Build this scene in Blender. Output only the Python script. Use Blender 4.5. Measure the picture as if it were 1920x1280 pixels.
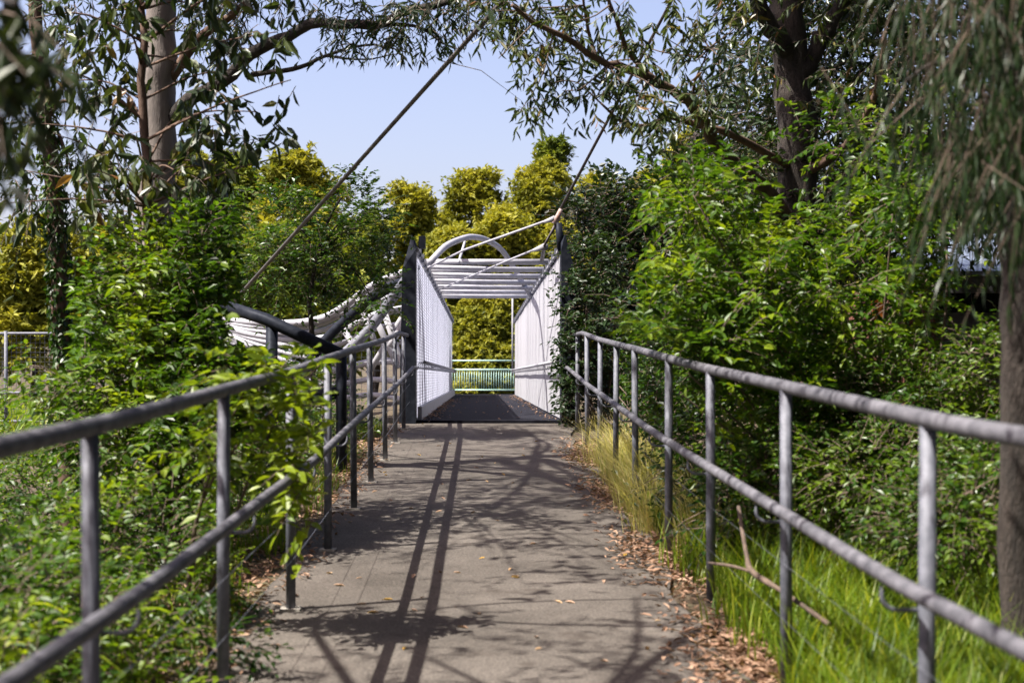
import bpy, math, random
import numpy as np
for o in list(bpy.data.objects): bpy.data.objects.remove(o)
S = bpy.context.scene
COL = S.collection
R = math.radians
CZ = 1.7                                   # eye height over the path at the camera
F = 2667.0                                 # focal length in photo pixels (50 mm)
# ------------------------------------------------------------------ camera
cd = bpy.data.cameras.new('camera'); cam = bpy.data.objects.new('camera', cd); COL.objects.link(cam)
cam.location = (0, 0, CZ); cam.rotation_euler = (R(90), 0, 0)
cd.lens = 50; cd.sensor_width = 36; cd.shift_x = 60/1920; cd.shift_y = 65/1920
cd.clip_start = .1; cd.clip_end = 3000
cd.dof.use_dof = True; cd.dof.focus_distance = 20; cd.dof.aperture_fstop = 2.4
S.camera = cam
# ------------------------------------------------------------------ light
SUN_EL = R(57); SUN_OFF = R(22)            # sun from the left, a little behind the camera
to_sun = np.array([-math.cos(SUN_EL)*math.cos(SUN_OFF), -math.cos(SUN_EL)*math.sin(SUN_OFF), math.sin(SUN_EL)])
w = bpy.data.worlds.new('World'); S.world = w; w.use_nodes = True
nt = w.node_tree; bg = nt.nodes['Background']
sky = nt.nodes.new('ShaderNodeTexSky'); sky.sky_type = 'NISHITA'; sky.sun_disc = False
sky.sun_elevation = SUN_EL; sky.sun_rotation = math.atan2(to_sun[0], to_sun[1])
sky.air_density = 1.0; sky.dust_density = 3.5; sky.ozone_density = 3.5
tn = nt.nodes.new('ShaderNodeMix'); tn.data_type = 'RGBA'; tn.blend_type = 'MULTIPLY'; tn.inputs[0].default_value = 1
tn.inputs[7].default_value = (1.28, 1.03, 1.0, 1)          # the photograph's slightly lavender white balance
nt.links.new(sky.outputs[0], tn.inputs[6]); nt.links.new(tn.outputs[2], bg.inputs[0]); bg.inputs[1].default_value = .092
sl = bpy.data.lights.new('sun', 'SUN'); sl.energy = 5; sl.angle = R(.5); sl.color = (1, .95, .86)
so = bpy.data.objects.new('sun', sl); COL.objects.link(so)
from mathutils import Vector, Matrix
so.rotation_euler = Vector(to_sun).to_track_quat('Z', 'Y').to_euler()
so.location = (-20, -8, 30)
S.view_settings.view_transform = 'Standard'; S.view_settings.look = 'None'
S.view_settings.exposure = 1.48; S.view_settings.gamma = 1
rng = np.random.default_rng(7)

def P(px, py, D): return np.array([(px-900)*D/F, D, CZ+(705-py)*D/F])
# ------------------------------------------------------------------ materials
def newmat(name):
    m = bpy.data.materials.new(name); m.use_nodes = True
    return m, m.node_tree.nodes, m.node_tree.links, m.node_tree.nodes['Principled BSDF']
def ramp(N, stops):
    r = N.new('ShaderNodeValToRGB'); e = r.color_ramp.elements
    while len(e) < len(stops): e.new(.5)
    for el, (p, c) in zip(e, stops): el.position = p; el.color = (*c, 1)
    return r
def noisy(name, c1, c2, scale=6, rough=.6, metal=0, bump=.2, c3=None, stretch=(1,1,1), detail=8, bdist=.01):
    m, N, L, b = newmat(name)
    tc = N.new('ShaderNodeTexCoord'); mp = N.new('ShaderNodeMapping'); mp.inputs['Scale'].default_value = stretch
    L.new(tc.outputs['Object'], mp.inputs[0])
    n = N.new('ShaderNodeTexNoise'); n.inputs['Scale'].default_value = scale; n.inputs['Detail'].default_value = detail
    n.inputs['Roughness'].default_value = .65
    L.new(mp.outputs[0], n.inputs[0])
    st = [(.32, c1), (.68, c2)] if c3 is None else [(.3, c1), (.5, c2), (.7, c3)]
    r = ramp(N, st); L.new(n.outputs[0], r.inputs[0]); L.new(r.outputs[0], b.inputs['Base Color'])
    b.inputs['Roughness'].default_value = rough; b.inputs['Metallic'].default_value = metal
    n2 = N.new('ShaderNodeTexNoise'); n2.inputs['Scale'].default_value = scale*7; n2.inputs['Detail'].default_value = 4
    L.new(mp.outputs[0], n2.inputs[0])
    bp = N.new('ShaderNodeBump'); bp.inputs['Strength'].default_value = bump; bp.inputs['Distance'].default_value = bdist
    L.new(n2.outputs[0], bp.inputs['Height']); L.new(bp.outputs[0], b.inputs['Normal'])
    return m
def leafmat(name, cols, trans=.35, rough=.45, tcol=1.7, spec=.38):
    m, N, L, b = newmat(name)
    a = N.new('ShaderNodeAttribute'); a.attribute_name = 'tint'
    k = len(cols); r = ramp(N, [(i/(k-1), c) for i, c in enumerate(cols)])
    L.new(a.outputs['Fac'], r.inputs[0]); L.new(r.outputs[0], b.inputs['Base Color'])
    b.inputs['Roughness'].default_value = rough; b.inputs['Specular IOR Level'].default_value = spec
    t = N.new('ShaderNodeBsdfTranslucent'); mul = N.new('ShaderNodeMix'); mul.data_type = 'RGBA'; mul.blend_type = 'MULTIPLY'
    mul.inputs[0].default_value = 1; mul.inputs[7].default_value = (tcol*1.05, tcol, tcol*.45, 1)
    L.new(r.outputs[0], mul.inputs[6]); L.new(mul.outputs[2], t.inputs[0])
    mx = N.new('ShaderNodeMixShader'); mx.inputs[0].default_value = trans
    L.new(b.outputs[0], mx.inputs[1]); L.new(t.outputs[0], mx.inputs[2])
    L.new(mx.outputs[0], N['Material Output'].inputs[0])
    return m
M = {}
M['gal'] = noisy('galvanised_steel', (.065,.07,.09), (.145,.15,.18), 22, .65, .1, .15, bdist=.003)
M['gal_worn'] = noisy('weathered_galvanised_pipe', (.032,.032,.04), (.14,.136,.155), 11, .7, .05, .3, bdist=.003)
M['darksteel'] = noisy('dark_painted_steel', (.010,.012,.018), (.026,.029,.038), 10, .5, .2, .1, bdist=.003)
M['white'] = noisy('white_painted_steel', (.26,.26,.285), (.345,.345,.37), 3, .85, 0, .08, bdist=.003)
M['tube'] = noisy('pale_grey_painted_tube', (.24,.24,.27), (.35,.35,.39), 7, .6, 0, .1, bdist=.003)
M['wire'] = noisy('galvanised_wire', (.10,.11,.14), (.18,.19,.23), 20, .5, .4, 0)
M['green'] = noisy('pale_green_paint', (.30,.48,.42), (.42,.60,.52), 5, .45, 0, .1, bdist=.003)
M['rod'] = noisy('weathered_stay_rod', (.06,.05,.055), (.17,.15,.15), 12, .6, .2, .2, bdist=.003)
M['rust'] = noisy('rusty_fitting', (.22,.09,.05), (.40,.36,.36), 14, .7, .1, .2, bdist=.003)
M['concrete'] = noisy('footing_concrete', (.25,.23,.2), (.4,.37,.33), 10, .9, 0, .4)
for k_ in ('white', 'darksteel'):
    M[k_].node_tree.nodes['Principled BSDF'].inputs['Specular IOR Level'].default_value = .03
# left wall sheets pass light
m, N, L, b = newmat('translucent_white_sheet'); b.inputs['Base Color'].default_value = (.6,.61,.66,1); b.inputs['Roughness'].default_value = .8; b.inputs['Specular IOR Level'].default_value = .1
t = N.new('ShaderNodeBsdfTranslucent'); t.inputs[0].default_value = (.72,.74,.82,1); mx = N.new('ShaderNodeMixShader'); mx.inputs[0].default_value = .72
L.new(b.outputs[0], mx.inputs[1]); L.new(t.outputs[0], mx.inputs[2]); L.new(mx.outputs[0], N['Material Output'].inputs[0]); M['sheet'] = m
# path
m, N, L, b = newmat('worn_asphalt_path')
tc = N.new('ShaderNodeTexCoord')
def nz(sc, det=8):
    n = N.new('ShaderNodeTexNoise'); n.inputs['Scale'].default_value = sc; n.inputs['Detail'].default_value = det; n.inputs['Roughness'].default_value = .65
    L.new(tc.outputs['Object'], n.inputs[0]); return n
n1 = nz(.9); r1 = ramp(N, [(.3, (.054,.047,.041)), (.5, (.088,.077,.068)), (.72, (.122,.107,.095))]); L.new(n1.outputs[0], r1.inputs[0])
n2 = nz(75, 4); r2 = ramp(N, [(.36, (.45,.45,.45)), (.5, (.95,.95,.95)), (.66, (1.5,1.48,1.45))]); L.new(n2.outputs[0], r2.inputs[0])
mm = N.new('ShaderNodeMix'); mm.data_type = 'RGBA'; mm.blend_type = 'MULTIPLY'; mm.inputs[0].default_value = .85
L.new(r1.outputs[0], mm.inputs[6]); L.new(r2.outputs[0], mm.inputs[7])
n3 = nz(3.2, 6); r3 = ramp(N, [(.58, (0,0,0)), (.72, (1,1,1))]); L.new(n3.outputs[0], r3.inputs[0])
m3 = N.new('ShaderNodeMix'); m3.data_type = 'RGBA'; L.new(r3.outputs[0], m3.inputs[0]); L.new(mm.outputs[2], m3.inputs[6]); m3.inputs[7].default_value = (.05,.041,.035,1)
L.new(m3.outputs[2], b.inputs['Base Color']); b.inputs['Roughness'].default_value = .9; b.inputs['Specular IOR Level'].default_value = .15
bp = N.new('ShaderNodeBump'); bp.inputs['Strength'].default_value = .5; bp.inputs['Distance'].default_value = .006; L.new(n2.outputs[0], bp.inputs['Height']); L.new(bp.outputs[0], b.inputs['Normal'])
M['path'] = m
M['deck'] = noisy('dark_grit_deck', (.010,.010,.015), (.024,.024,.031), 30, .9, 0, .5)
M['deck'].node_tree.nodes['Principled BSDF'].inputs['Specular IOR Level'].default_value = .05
M['soil'] = noisy('soil_and_litter', (.025,.018,.011), (.075,.052,.03), 2.2, .95, 0, .8, c3=(.04,.055,.014), bdist=.05)
M['bark_grey'] = noisy('smooth_grey_bark', (.06,.05,.047), (.17,.145,.13), 2.4, .8, 0, .6, stretch=(3,3,.7), c3=(.15,.125,.11), bdist=.01)
M['bark_brown'] = noisy('brown_bark', (.055,.03,.02), (.15,.09,.062), 5, .85, 0, .5, stretch=(2,2,.6))
M['bark_dark'] = noisy('rough_dark_bark', (.014,.011,.009), (.06,.046,.038), 7, .9, 0, .9, stretch=(3,3,.5), bdist=.03)
M['twig'] = noisy('twig_wood', (.05,.034,.025), (.13,.09,.065), 9, .85, 0, .3)
M['brick'] = noisy('red_brick', (.07,.025,.017), (.15,.05,.03), 9, .9, 0, .4)
M['orange'] = noisy('orange_panel', (.55,.17,.03), (.75,.26,.04), 5, .6, 0, .1)
M['roof'] = noisy('blue_grey_roof_sheet', (.12,.15,.2), (.2,.23,.29), 4, .4, .2, .1)
M['render'] = noisy('grey_render', (.06,.06,.062), (.11,.11,.115), 4, .9, 0, .3)
M['glass'] = noisy('dark_window', (.008,.009,.01), (.015,.016,.018), 3, .15, 0, 0)
M['lf_far'] = leafmat('yellow_green_far_foliage', [(.05,.07,.012), (.20,.205,.024), (.34,.315,.04)], .3, .6, 1.5, .2)
M['lf_far2'] = leafmat('mid_green_far_foliage', [(.035,.06,.012), (.11,.145,.018), (.23,.235,.026)], .3, .6, 1.5, .2)
M['lf_bright'] = leafmat('bright_green_leaf', [(.010,.032,.004), (.052,.112,.007), (.19,.25,.012)], .42, .42)
M['lf_mid'] = leafmat('glossy_green_leaf', [(.007,.022,.004), (.028,.072,.007), (.12,.18,.012)], .36, .38)
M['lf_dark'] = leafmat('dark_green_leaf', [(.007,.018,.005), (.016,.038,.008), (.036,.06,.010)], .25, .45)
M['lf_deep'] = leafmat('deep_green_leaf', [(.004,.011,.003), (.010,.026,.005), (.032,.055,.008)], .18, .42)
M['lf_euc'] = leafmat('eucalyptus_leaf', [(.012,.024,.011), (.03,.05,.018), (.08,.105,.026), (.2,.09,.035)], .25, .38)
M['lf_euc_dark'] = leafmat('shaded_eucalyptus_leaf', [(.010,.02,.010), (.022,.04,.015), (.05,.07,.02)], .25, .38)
M['grass'] = leafmat('green_grass', [(.04,.09,.008), (.11,.18,.012), (.24,.26,.024)], .45, .45)
M['drygrass'] = leafmat('dry_seeding_grass', [(.28,.29,.08), (.45,.42,.17), (.55,.45,.27)], .4, .5)
M['litter'] = leafmat('fallen_leaf_litter', [(.10,.05,.03), (.25,.15,.10), (.42,.29,.205)], .1, .75, 1.2, .2)
M['yleaf'] = leafmat('yellow_fallen_leaf', [(.40,.24,.04), (.5,.34,.10), (.5,.33,.2)], .1, .6, 1.2, .3)
# ------------------------------------------------------------------ mesh helpers
def mesh(name, V, faces, mat, smooth=False, tint=None):
    me = bpy.data.meshes.new(name); V = np.asarray(V, np.float32)
    faces = [np.asarray(f, np.int32) for f in faces if len(f)]
    me.vertices.add(len(V)); me.vertices.foreach_set('co', V.ravel())
    tot = np.concatenate([np.full(len(f), f.shape[1], np.int32) for f in faces])
    idx = np.concatenate([f.ravel() for f in faces])
    me.loops.add(len(idx)); me.loops.foreach_set('vertex_index', idx)
    me.polygons.add(len(tot)); st = np.concatenate([[0], np.cumsum(tot)[:-1]]).astype(np.int32)
    me.polygons.foreach_set('loop_start', st); me.polygons.foreach_set('loop_total', tot)
    me.polygons.foreach_set('use_smooth', np.full(len(tot), bool(smooth)))
    me.materials.append(M[mat] if isinstance(mat, str) else mat)
    if tint is not None:
        a = me.attributes.new('tint', 'FLOAT', 'FACE'); a.data.foreach_set('value', np.asarray(tint, np.float32))
    me.update(calc_edges=True); me.validate(); return me
def link(name, me, parent=None, kind=None, loc=None):
    o = bpy.data.objects.new(name, me); COL.objects.link(o)
    if parent is not None: o.parent = parent
    if kind: o['kind'] = kind
    if loc is not None: o.location = loc
    return o
def thing(name, label, cat, loc=(0,0,0), group=None):
    o = bpy.data.objects.new(name, None); COL.objects.link(o); o.location = tuple(loc); o.empty_display_size = .1
    return tag(o, label, cat, group)
def tag(o, label, cat, group=None):
    o['label'] = label; o['category'] = cat
    if group: o['group'] = group
    return o
class MB:
    def __init__(s): s.V = []; s.q = []; s.t = []; s.n = 0
    def add(s, V, q=None, t=None):
        if q is not None and len(q): s.q.append(np.asarray(q)+s.n)
        if t is not None and len(t): s.t.append(np.asarray(t)+s.n)
        s.V.append(np.asarray(V, float)); s.n += len(V); return s
    def box(s, a, b):
        x0,y0,z0 = a; x1,y1,z1 = b
        V = [(x0,y0,z0),(x1,y0,z0),(x1,y1,z0),(x0,y1,z0),(x0,y0,z1),(x1,y0,z1),(x1,y1,z1),(x0,y1,z1)]
        return s.add(V, [(0,3,2,1),(4,5,6,7),(0,1,5,4),(1,2,6,5),(2,3,7,6),(3,0,4,7)])
    def tube(s, pts, r, k=10):
        pts = np.asarray(pts, float); n = len(pts); r = np.broadcast_to(np.asarray(r, float), (n,))
        T = np.gradient(pts, axis=0); T /= np.linalg.norm(T, axis=1)[:,None]+1e-9
        ref = np.array([0,0,1.]) if abs(T[:,2]).mean() < .8 else np.array([1.,0,0])
        A = np.cross(T, ref); A /= np.linalg.norm(A, axis=1)[:,None]+1e-9; B = np.cross(T, A)
        an = np.linspace(0, 2*np.pi, k, endpoint=False)
        V = pts[:,None] + r[:,None,None]*(A[:,None]*np.cos(an)[None,:,None] + B[:,None]*np.sin(an)[None,:,None])
        V = V.reshape(-1,3); i = np.arange(n-1)[:,None]*k; j = np.arange(k)[None,:]; j2 = (j+1) % k
        q = np.stack([i+j, i+j2, i+k+j2, i+k+j], -1).reshape(-1,4)
        V = np.vstack([V, pts[:1], pts[-1:]]); c0 = n*k; c1 = c0+1; jj = np.arange(k); j3 = (jj+1) % k
        t = np.vstack([np.stack([np.full(k,c0), j3, jj],-1), np.stack([np.full(k,c1), (n-1)*k+jj, (n-1)*k+j3],-1)])
        return s.add(V, q, t)
    def build(s, name, mat, parent=None, smooth=False, kind=None, base=(0,0,0)):
        V = np.vstack(s.V)-np.asarray(base); fs = []
        if s.q: fs.append(np.vstack(s.q))
        if s.t: fs.append(np.vstack(s.t))
        return link(name, mesh(name, V, fs, mat, smooth), parent, kind)
def spline(pts, n=24):
    pts = np.asarray(pts, float); k = len(pts)
    if k < 3: return pts[0]+(pts[-1]-pts[0])*np.linspace(0,1,n)[:,None]
    Q = np.vstack([2*pts[0]-pts[1], pts, 2*pts[-1]-pts[-2]]); out = []
    u = np.linspace(0, k-1-1e-6, n)
    for x in u:
        i = int(x); t = x-i; a,b,c,d = Q[i],Q[i+1],Q[i+2],Q[i+3]
        out.append(.5*(2*b+(c-a)*t+(2*a-5*b+4*c-d)*t*t+(3*b-a-3*c+d)*t**3))
    return np.array(out)
def norm(a): return a/(np.linalg.norm(a, axis=-1, keepdims=True)+1e-9)
# ------------------------------------------------------------------ ground heights
PY = [-40,-15,0,4.6,6.73,8.76,10.4,12.6,14.5,16.4,18.3,20.2,21.2,400]
PZ = [-1.2,-.55,0,.15,.25,.34,.43,.54,.63,.72,.83,.94,1.02,1.02]
def pz(y): return np.interp(y, PY, PZ)
DECK = 1.04
def ground(x, y):
    x = np.asarray(x, float); y = np.asarray(y, float); z = pz(y)-.03
    l = np.clip((-1.35-x)/2.6, 0, 1); z = z - .75*l*l*(3-2*l)
    r = np.clip((x-1.6)/2.5, 0, 1); z = z - .22*r*r*(3-2*r)
    z = z + .06*np.sin(x*1.7+y*.6)*np.clip(np.abs(x)-1.6, 0, 1) + .05*np.sin(y*1.3-x*.8)*np.clip(np.abs(x)-1.6, 0, 1)
    g = np.clip((y-21.6)/4, 0, 1)*np.clip((50.2-y)/4, 0, 1)*np.clip((x+9)/6, 0, 1)
    z = z - 3.6*g
    far = np.clip((y-54)/60, 0, 1); z = z + 3.0*far
    lf = np.clip((-x-9)/20, 0, 1)*np.clip((y-20)/20, 0, 1); z = z + 1.2*lf
    return z
xs = np.unique(np.concatenate([[-600,-300,-160,-100,-70,-50,-40,-32,-26], np.arange(-22,-8,1.), np.arange(-8,8,.25), np.arange(8,22,1.), [26,32,40,50,70,100,160,300,600]]))
ys = np.unique(np.concatenate([[-300,-120,-60,-30,-15,-8], np.arange(-5,30,.33), np.arange(30,60,1.), [64,70,80,90,100,120,150,200,300,500,900]]))
X, Y = np.meshgrid(xs, ys); Z = ground(X, Y); nx, ny = len(xs), len(ys)
i = np.arange(ny-1)[:,None]*nx; j = np.arange(nx-1)[None,:]
q = np.stack([i+j, i+j+1, i+nx+j+1, i+nx+j], -1).reshape(-1,4)
link('ground', mesh('ground', np.stack([X,Y,Z],-1).reshape(-1,3), [q], 'soil', True), kind='structure')
# path slab: a crowned sheet with ragged edges
yy = np.arange(-12, 21.2, .2); nP = len(yy)
el = -1.34+.03*np.sin(yy*2.1)+.02*np.sin(yy*5.3); er = 1.26+.05*np.sin(yy*1.3)+.03*np.sin(yy*4.1)
el -= np.clip((6-yy)/6, 0, 1)*.2; er += np.clip((6-yy)/6, 0, 1)*.2
rows = [np.stack([el, yy, pz(yy)-.15], -1), np.stack([el, yy, pz(yy)], -1), np.stack([er, yy, pz(yy)], -1), np.stack([er, yy, pz(yy)-.15], -1)]
V = np.stack(rows, 1).reshape(-1,3); i = np.arange(nP-1)[:,None]*4; j = np.arange(3)[None,:]
link('path', mesh('path', V, [np.stack([i+j, i+j+1, i+4+j+1, i+4+j], -1).reshape(-1,4)], 'path'), kind='structure')

# ------------------------------------------------------------------ handrails
def railing(name, label, ysl, xf, side):
    base = np.array([xf(9.), 9., pz(9.)]); t = thing(name, label, 'handrail', base)
    ysl = np.array(ysl); inn = -side*.14
    yr = np.linspace(ysl[0]-.6, 21.0, 60)
    def tz(y): return pz(np.minimum(y, 19.2))+1.4+np.clip(y-19.2, 0, 9)*.01
    MB().tube(np.stack([xf(yr), yr, tz(yr)], -1), .031, 12).build('top_rail', 'gal_worn', t, True, base=base)
    lz = lambda y: pz(np.minimum(y, 20.2))+.88
    MB().tube(np.stack([xf(yr)+inn, yr, lz(yr)], -1), .027, 12).build('lower_rail', 'gal_worn', t, True, base=base)
    for y in ysl:
        x = float(xf(y)); g = float(pz(y)) if side < 0 else float(ground(x, y))-.1
        lean = rng.normal(0, .008, 2)
        post = MB().tube([(x,y,g-.02), (x+lean[0],y+lean[1],float(tz(y))-.012)], .029, 12).build('post', 'gal', t, True, base=base)
        z = float(lz(y)); a = np.linspace(0, np.pi/2, 6)
        pts = [(x, y+.02, z-.12)] + [(x+inn*.62+inn*.38*math.sin(v), y+.02, z-.12+.05*(1-math.cos(v))) for v in a] + [(x+inn, y+.02, z-.02)]
        MB().tube(pts, .008, 8).build('bracket', 'gal', post, True, base=base)
        if side < 0:
            b = MB().box((x-.06,y-.06,g-.03), (x+.06,y+.06,g+.01)).build('base_plate', 'concrete', post, base=base)
    for h in (.32, .58):
        MB().tube(np.stack([xf(yr)-side*.035, yr, pz(yr)+h], -1), .0017 if side < 0 else .0009, 5).build('wire', 'wire', t, True, base=base)
    return t
xl = lambda y: np.interp(y, [-6,2,4.4,6.4,8.4,20.4,21], [-1.5,-1.27,-1.2,-1.157,-1.117,-1.09,-1.07])
xr = lambda y: np.interp(y, [-6,2,4.75,6.73,8.74,10.4,21], [1.75,1.6,1.487,1.45,1.42,1.38,1.38])
railing('handrail_fence', 'galvanised pipe handrail with leafy sprig hanging over it, on concrete edge', [-3.6,-1.6,.4,2.4,4.4,6.4,8.4,10.4,12.5,14.4,16.5,18.4,20.3], xl, -1)
railing('handrail_fence', 'galvanised pipe handrail with sun-striped top rail standing in grass and litter', [-3.3,-1.3,.75,2.75,4.75,6.73,8.74,10.4,12.6,14.5,16.4,18.3,20.2], xr, 1)

# ------------------------------------------------------------------ footbridge
Y0, Y1, WL, WR = 21.2, 50.0, -.95, 1.2; TOP = CZ+1.87
fb = thing('footbridge', 'white walled cable-stayed footbridge with mesh side and tubular roof braces', 'bridge', (0, Y0, DECK))
fbb = np.array([0, Y0, DECK])
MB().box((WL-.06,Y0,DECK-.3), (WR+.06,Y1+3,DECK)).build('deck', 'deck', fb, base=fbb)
MB().box((WL+.005,Y0+.3,DECK+.003), (WL+.07,Y1,DECK+.2)).build('kerb', 'tube', fb, base=fbb)
pw = 1.75; npn = int((Y1-Y0-.3)/pw)
hw = TOP-DECK-.04
def panelmesh(nm, mat, th):
    b = MB().box((-th/2, .004, 0), (th/2, pw-.004, hw)); return mesh(nm, np.vstack(b.V), [np.vstack(b.q)], mat)
pm_l = panelmesh('panel', 'sheet', .012); pm_r = panelmesh('panel', 'white', .03)
for k in range(npn):
    link('panel', pm_l, fb, loc=(WL-.03+rng.normal(0,.003), .3+k*pw, .02))
    link('panel', pm_r, fb, loc=(WR+.03+rng.normal(0,.004), .3+k*pw, .02))
b = MB()                                                     # welded wire mesh inside the left wall
for z in np.arange(DECK+.22, TOP, .05): b.box((WL+.012,Y0+.02,z), (WL+.016,Y1,z+.006))
for y in np.arange(Y0+.02, Y1, .9): b.box((WL+.0165,y,DECK+.05), (WL+.0195,y+.02,TOP))
b.build('wire_mesh', 'wire', fb, kind='stuff', base=fbb)
for s, xw in ((-1, WL), (1, WR)):
    MB().tube([(xw,Y0,TOP+.03), (xw,Y1,TOP+.03)], .03, 10).build('top_rail', 'tube', fb, True, base=fbb)
    MB().tube([(xw-s*.12,Y0+.1,CZ+.21), (xw-s*.12,Y1,CZ+.21)], .024, 10).build('handrail', 'tube', fb, True, base=fbb)
    c = MB().box((-.045,-.05,-.06), (.045,.05,.075)); cm = mesh('clamp', np.vstack(c.V), [np.vstack(c.q)], 'gal')
    a = np.linspace(0, 2*np.pi, 13); br = MB().tube(np.stack([np.zeros(13)-s*.06+.055*np.cos(a), np.zeros(13), -.045+.05*np.sin(a)], -1), .009, 6)
    bm = mesh('bracket', np.vstack(br.V), [np.vstack(br.q), np.vstack(br.t)], 'white')
    for k, y in enumerate(np.arange(Y0+.8, Y1, 1.05)): link('clamp', cm, fb, loc=(xw, y-Y0, TOP+.03-DECK))
    for k, y in enumerate(np.arange(Y0+.5, Y1, .7)): link('bracket', bm, fb, loc=(xw, y-Y0, CZ+.21-DECK))
    for y in np.arange(Y0+1.5, Y1, 3.2):                       # frame posts outside the sheets
        MB().box((xw+s*.06, y, DECK-.4), (xw+s*.16, y+.1, TOP-.02)).build('frame_post', 'tube', fb, base=fbb)
    # portal fin
    zt = CZ+2.1; x0, x1 = (xw+s*.0, xw+s*.26)
    V = [(x0,Y0-.28,.0),(x1,Y0-.28,.0),(x1,Y0+.24,.0),(x0,Y0+.24,.0),(x0,Y0-.12,zt-.12),(x0+s*.06,Y0-.12,zt),(x0+s*.06,Y0+.1,zt),(x0,Y0+.1,zt-.12),
         (x0,Y0-.2,TOP),(x0+s*.2,Y0-.2,TOP-.3),(x0+s*.2,Y0+.18,TOP-.3),(x0,Y0+.18,TOP)]
    q = [(0,1,9,8),(1,2,10,9),(2,3,11,10),(3,0,8,11),(8,9,5,4),(9,10,6,5),(10,11,7,6),(11,8,4,7),(4,5,6,7),(0,3,2,1)]
    MB().add(V, q).build('portal_fin', 'darksteel', fb, base=fbb)
MB().box((WL+.03,Y0+.1,TOP+.05), (WL+.13,Y0+.28,TOP+.23)).build('lamp_housing', 'darksteel', fb, base=fbb)
ty = np.linspace(25.3, 36.2, 7); zt = CZ+2.03                   # zig-zag roof tubes
for k in range(7):
    MB().tube([(WL-.02,ty[k],zt), (WR+.02,ty[k],zt)], .052, 12).build('roof_tube', 'tube', fb, True, base=fbb)
    if k < 6: MB().tube([(WL,ty[k]+.9,zt-.02), (WR,ty[k+1]-.1,zt-.02)], .04, 10).build('roof_brace', 'tube', fb, True, base=fbb)
MB().tube(spline([P(806,492,23.6), P(835,462,24.6), P(868,447,25.8), P(888,444.5,26.6), P(912,450,27.6), P(940,468,29), P(962,500,31), (WR,33.5,TOP)], 30), .055, 12).build('arch', 'tube', fb, True, base=fbb)
MB().tube([P(872,452,26.2), P(860,492,25.2)], .025, 8).build('arch_strut', 'tube', fb, True, base=fbb)
mp = P(1044,400,21.2)                                           # mast head on the right fin
MB().tube([P(1052,470,21.2), P(1047,418,21.2)], .055, 10).build('mast_head', 'darksteel', fb, True, base=fbb)
MB().tube([P(1046,412,21.2), P(1040,424,21.2), P(1021,460,21.25), P(1016,488,23)], [.03,.022,.02,.035], 8).build('link_rod', 'rod', fb, True, base=fbb)
MB().tube([P(1052,392,21.18), P(1040,420,21.2)], [.03,.05], 8).build('fork_fitting', 'rust', fb, True, base=fbb)
MB().tube([P(1040,410,21.2), P(1020,416,21.3)], [.05,.022], 8).build('fork_fitting', 'white', fb, True, base=fbb)
MB().tube([P(1022,415,21.3), P(872,468,24), P(690,556,27)], .02, 8).build('tie_rod', 'tube', fb, True, base=fbb)
MB().tube([P(1022,462,21.3), P(998,470,21.8)], [.055,.02], 8).build('fork_fitting', 'white', fb, True, base=fbb)
MB().tube([P(1000,469,21.8), P(946,491,24.5), P(830,540,32)], .018, 8).build('tie_rod', 'tube', fb, True, base=fbb)
MB().tube([P(961,705,50), P(961,555,50)], .03, 8).build('sign_pole', 'white', fb, True, base=fbb)
MB().box((WL-1.2,Y0-.25,-.9), (WR+1.2,Y0+1.2,DECK-.31)).build('abutment', 'concrete', fb, base=fbb)
MB().box((WL-.6,Y1-.6,-3.2), (WR+.6,Y1+3,DECK-.31)).build('abutment', 'concrete', fb, base=fbb)
MB().tube([(-.4,36,-3.2), (-.4,36,DECK-.28)], .2, 14).build('pier', 'concrete', fb, True, base=fbb)
# curved tubular wing on the left of the bridge
wing = thing('tube_truss', 'fan of long pale curved tubes sweeping out from the mesh wall', 'truss', P(600,700,24)); wb = np.array(wing.location)
LEFT = [(372,588,27.5)]
def tb(pts, r, nm='chord', mat='tube', n=22): MB().tube(spline([P(*p) for p in pts], n), r, 10).build(nm, mat, wing, True, base=wb)
fan_r = [(778,503,23.2),(778,516,23.5),(776,545,24),(776,575,24.4),(776,605,24.8),(776,640,25),(774,680,25.2),(772,720,25.4),(770,752,25.5)]
fan_m = [(600,598,25.5),(600,608,25.7),(600,620,25.8),(605,634,26),(605,652,26),(600,672,26.1),(600,694,26.2),(596,718,26.3),(590,742,26.4)]
for (a, m_, i_) in zip(fan_r, fan_m, range(9)):
    tb([(372,588+i_*1.5,27.6), (470,604+i_*7.5,26.8), m_, (700,(m_[1]*.42+a[1]*.58)-8,(m_[2]+a[2])/2), a], .05 if i_ % 3 else .065)
tb([(545,738,24), (600,650,24), (660,590,23.8), (720,545,23.4), (776,522,22.8)], .085, 'arch_rib', 'darksteel')
tb([(640,668,23), (690,620,23), (735,560,22.9), (765,520,22.6), (778,500,22.4)], .085, 'arch_rib', 'gal')
for pts in ([(636,604,24.6),(668,655,24.2)], [(704,598,24),(748,690,24)], [(722,590,24),(772,735,24)], [(760,600,23.6),(730,650,23.6)], [(672,560,24.4),(702,640,24)], [(690,700,24.2),(776,560,24)]):
    tb(pts, .055, 'strut', 'white', 4)
b = MB()
for z in np.arange(.6, 2.3, .12): b.box((-3.6,25.9,z), (WL-.3,25.905,z+.006))
for x in np.arange(-3.6, WL-.3, .12): b.box((x,25.9055,.6), (x+.006,25.9105,2.3))
b.build('wire_mesh', 'wire', wing, kind='stuff', base=wb)
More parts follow.
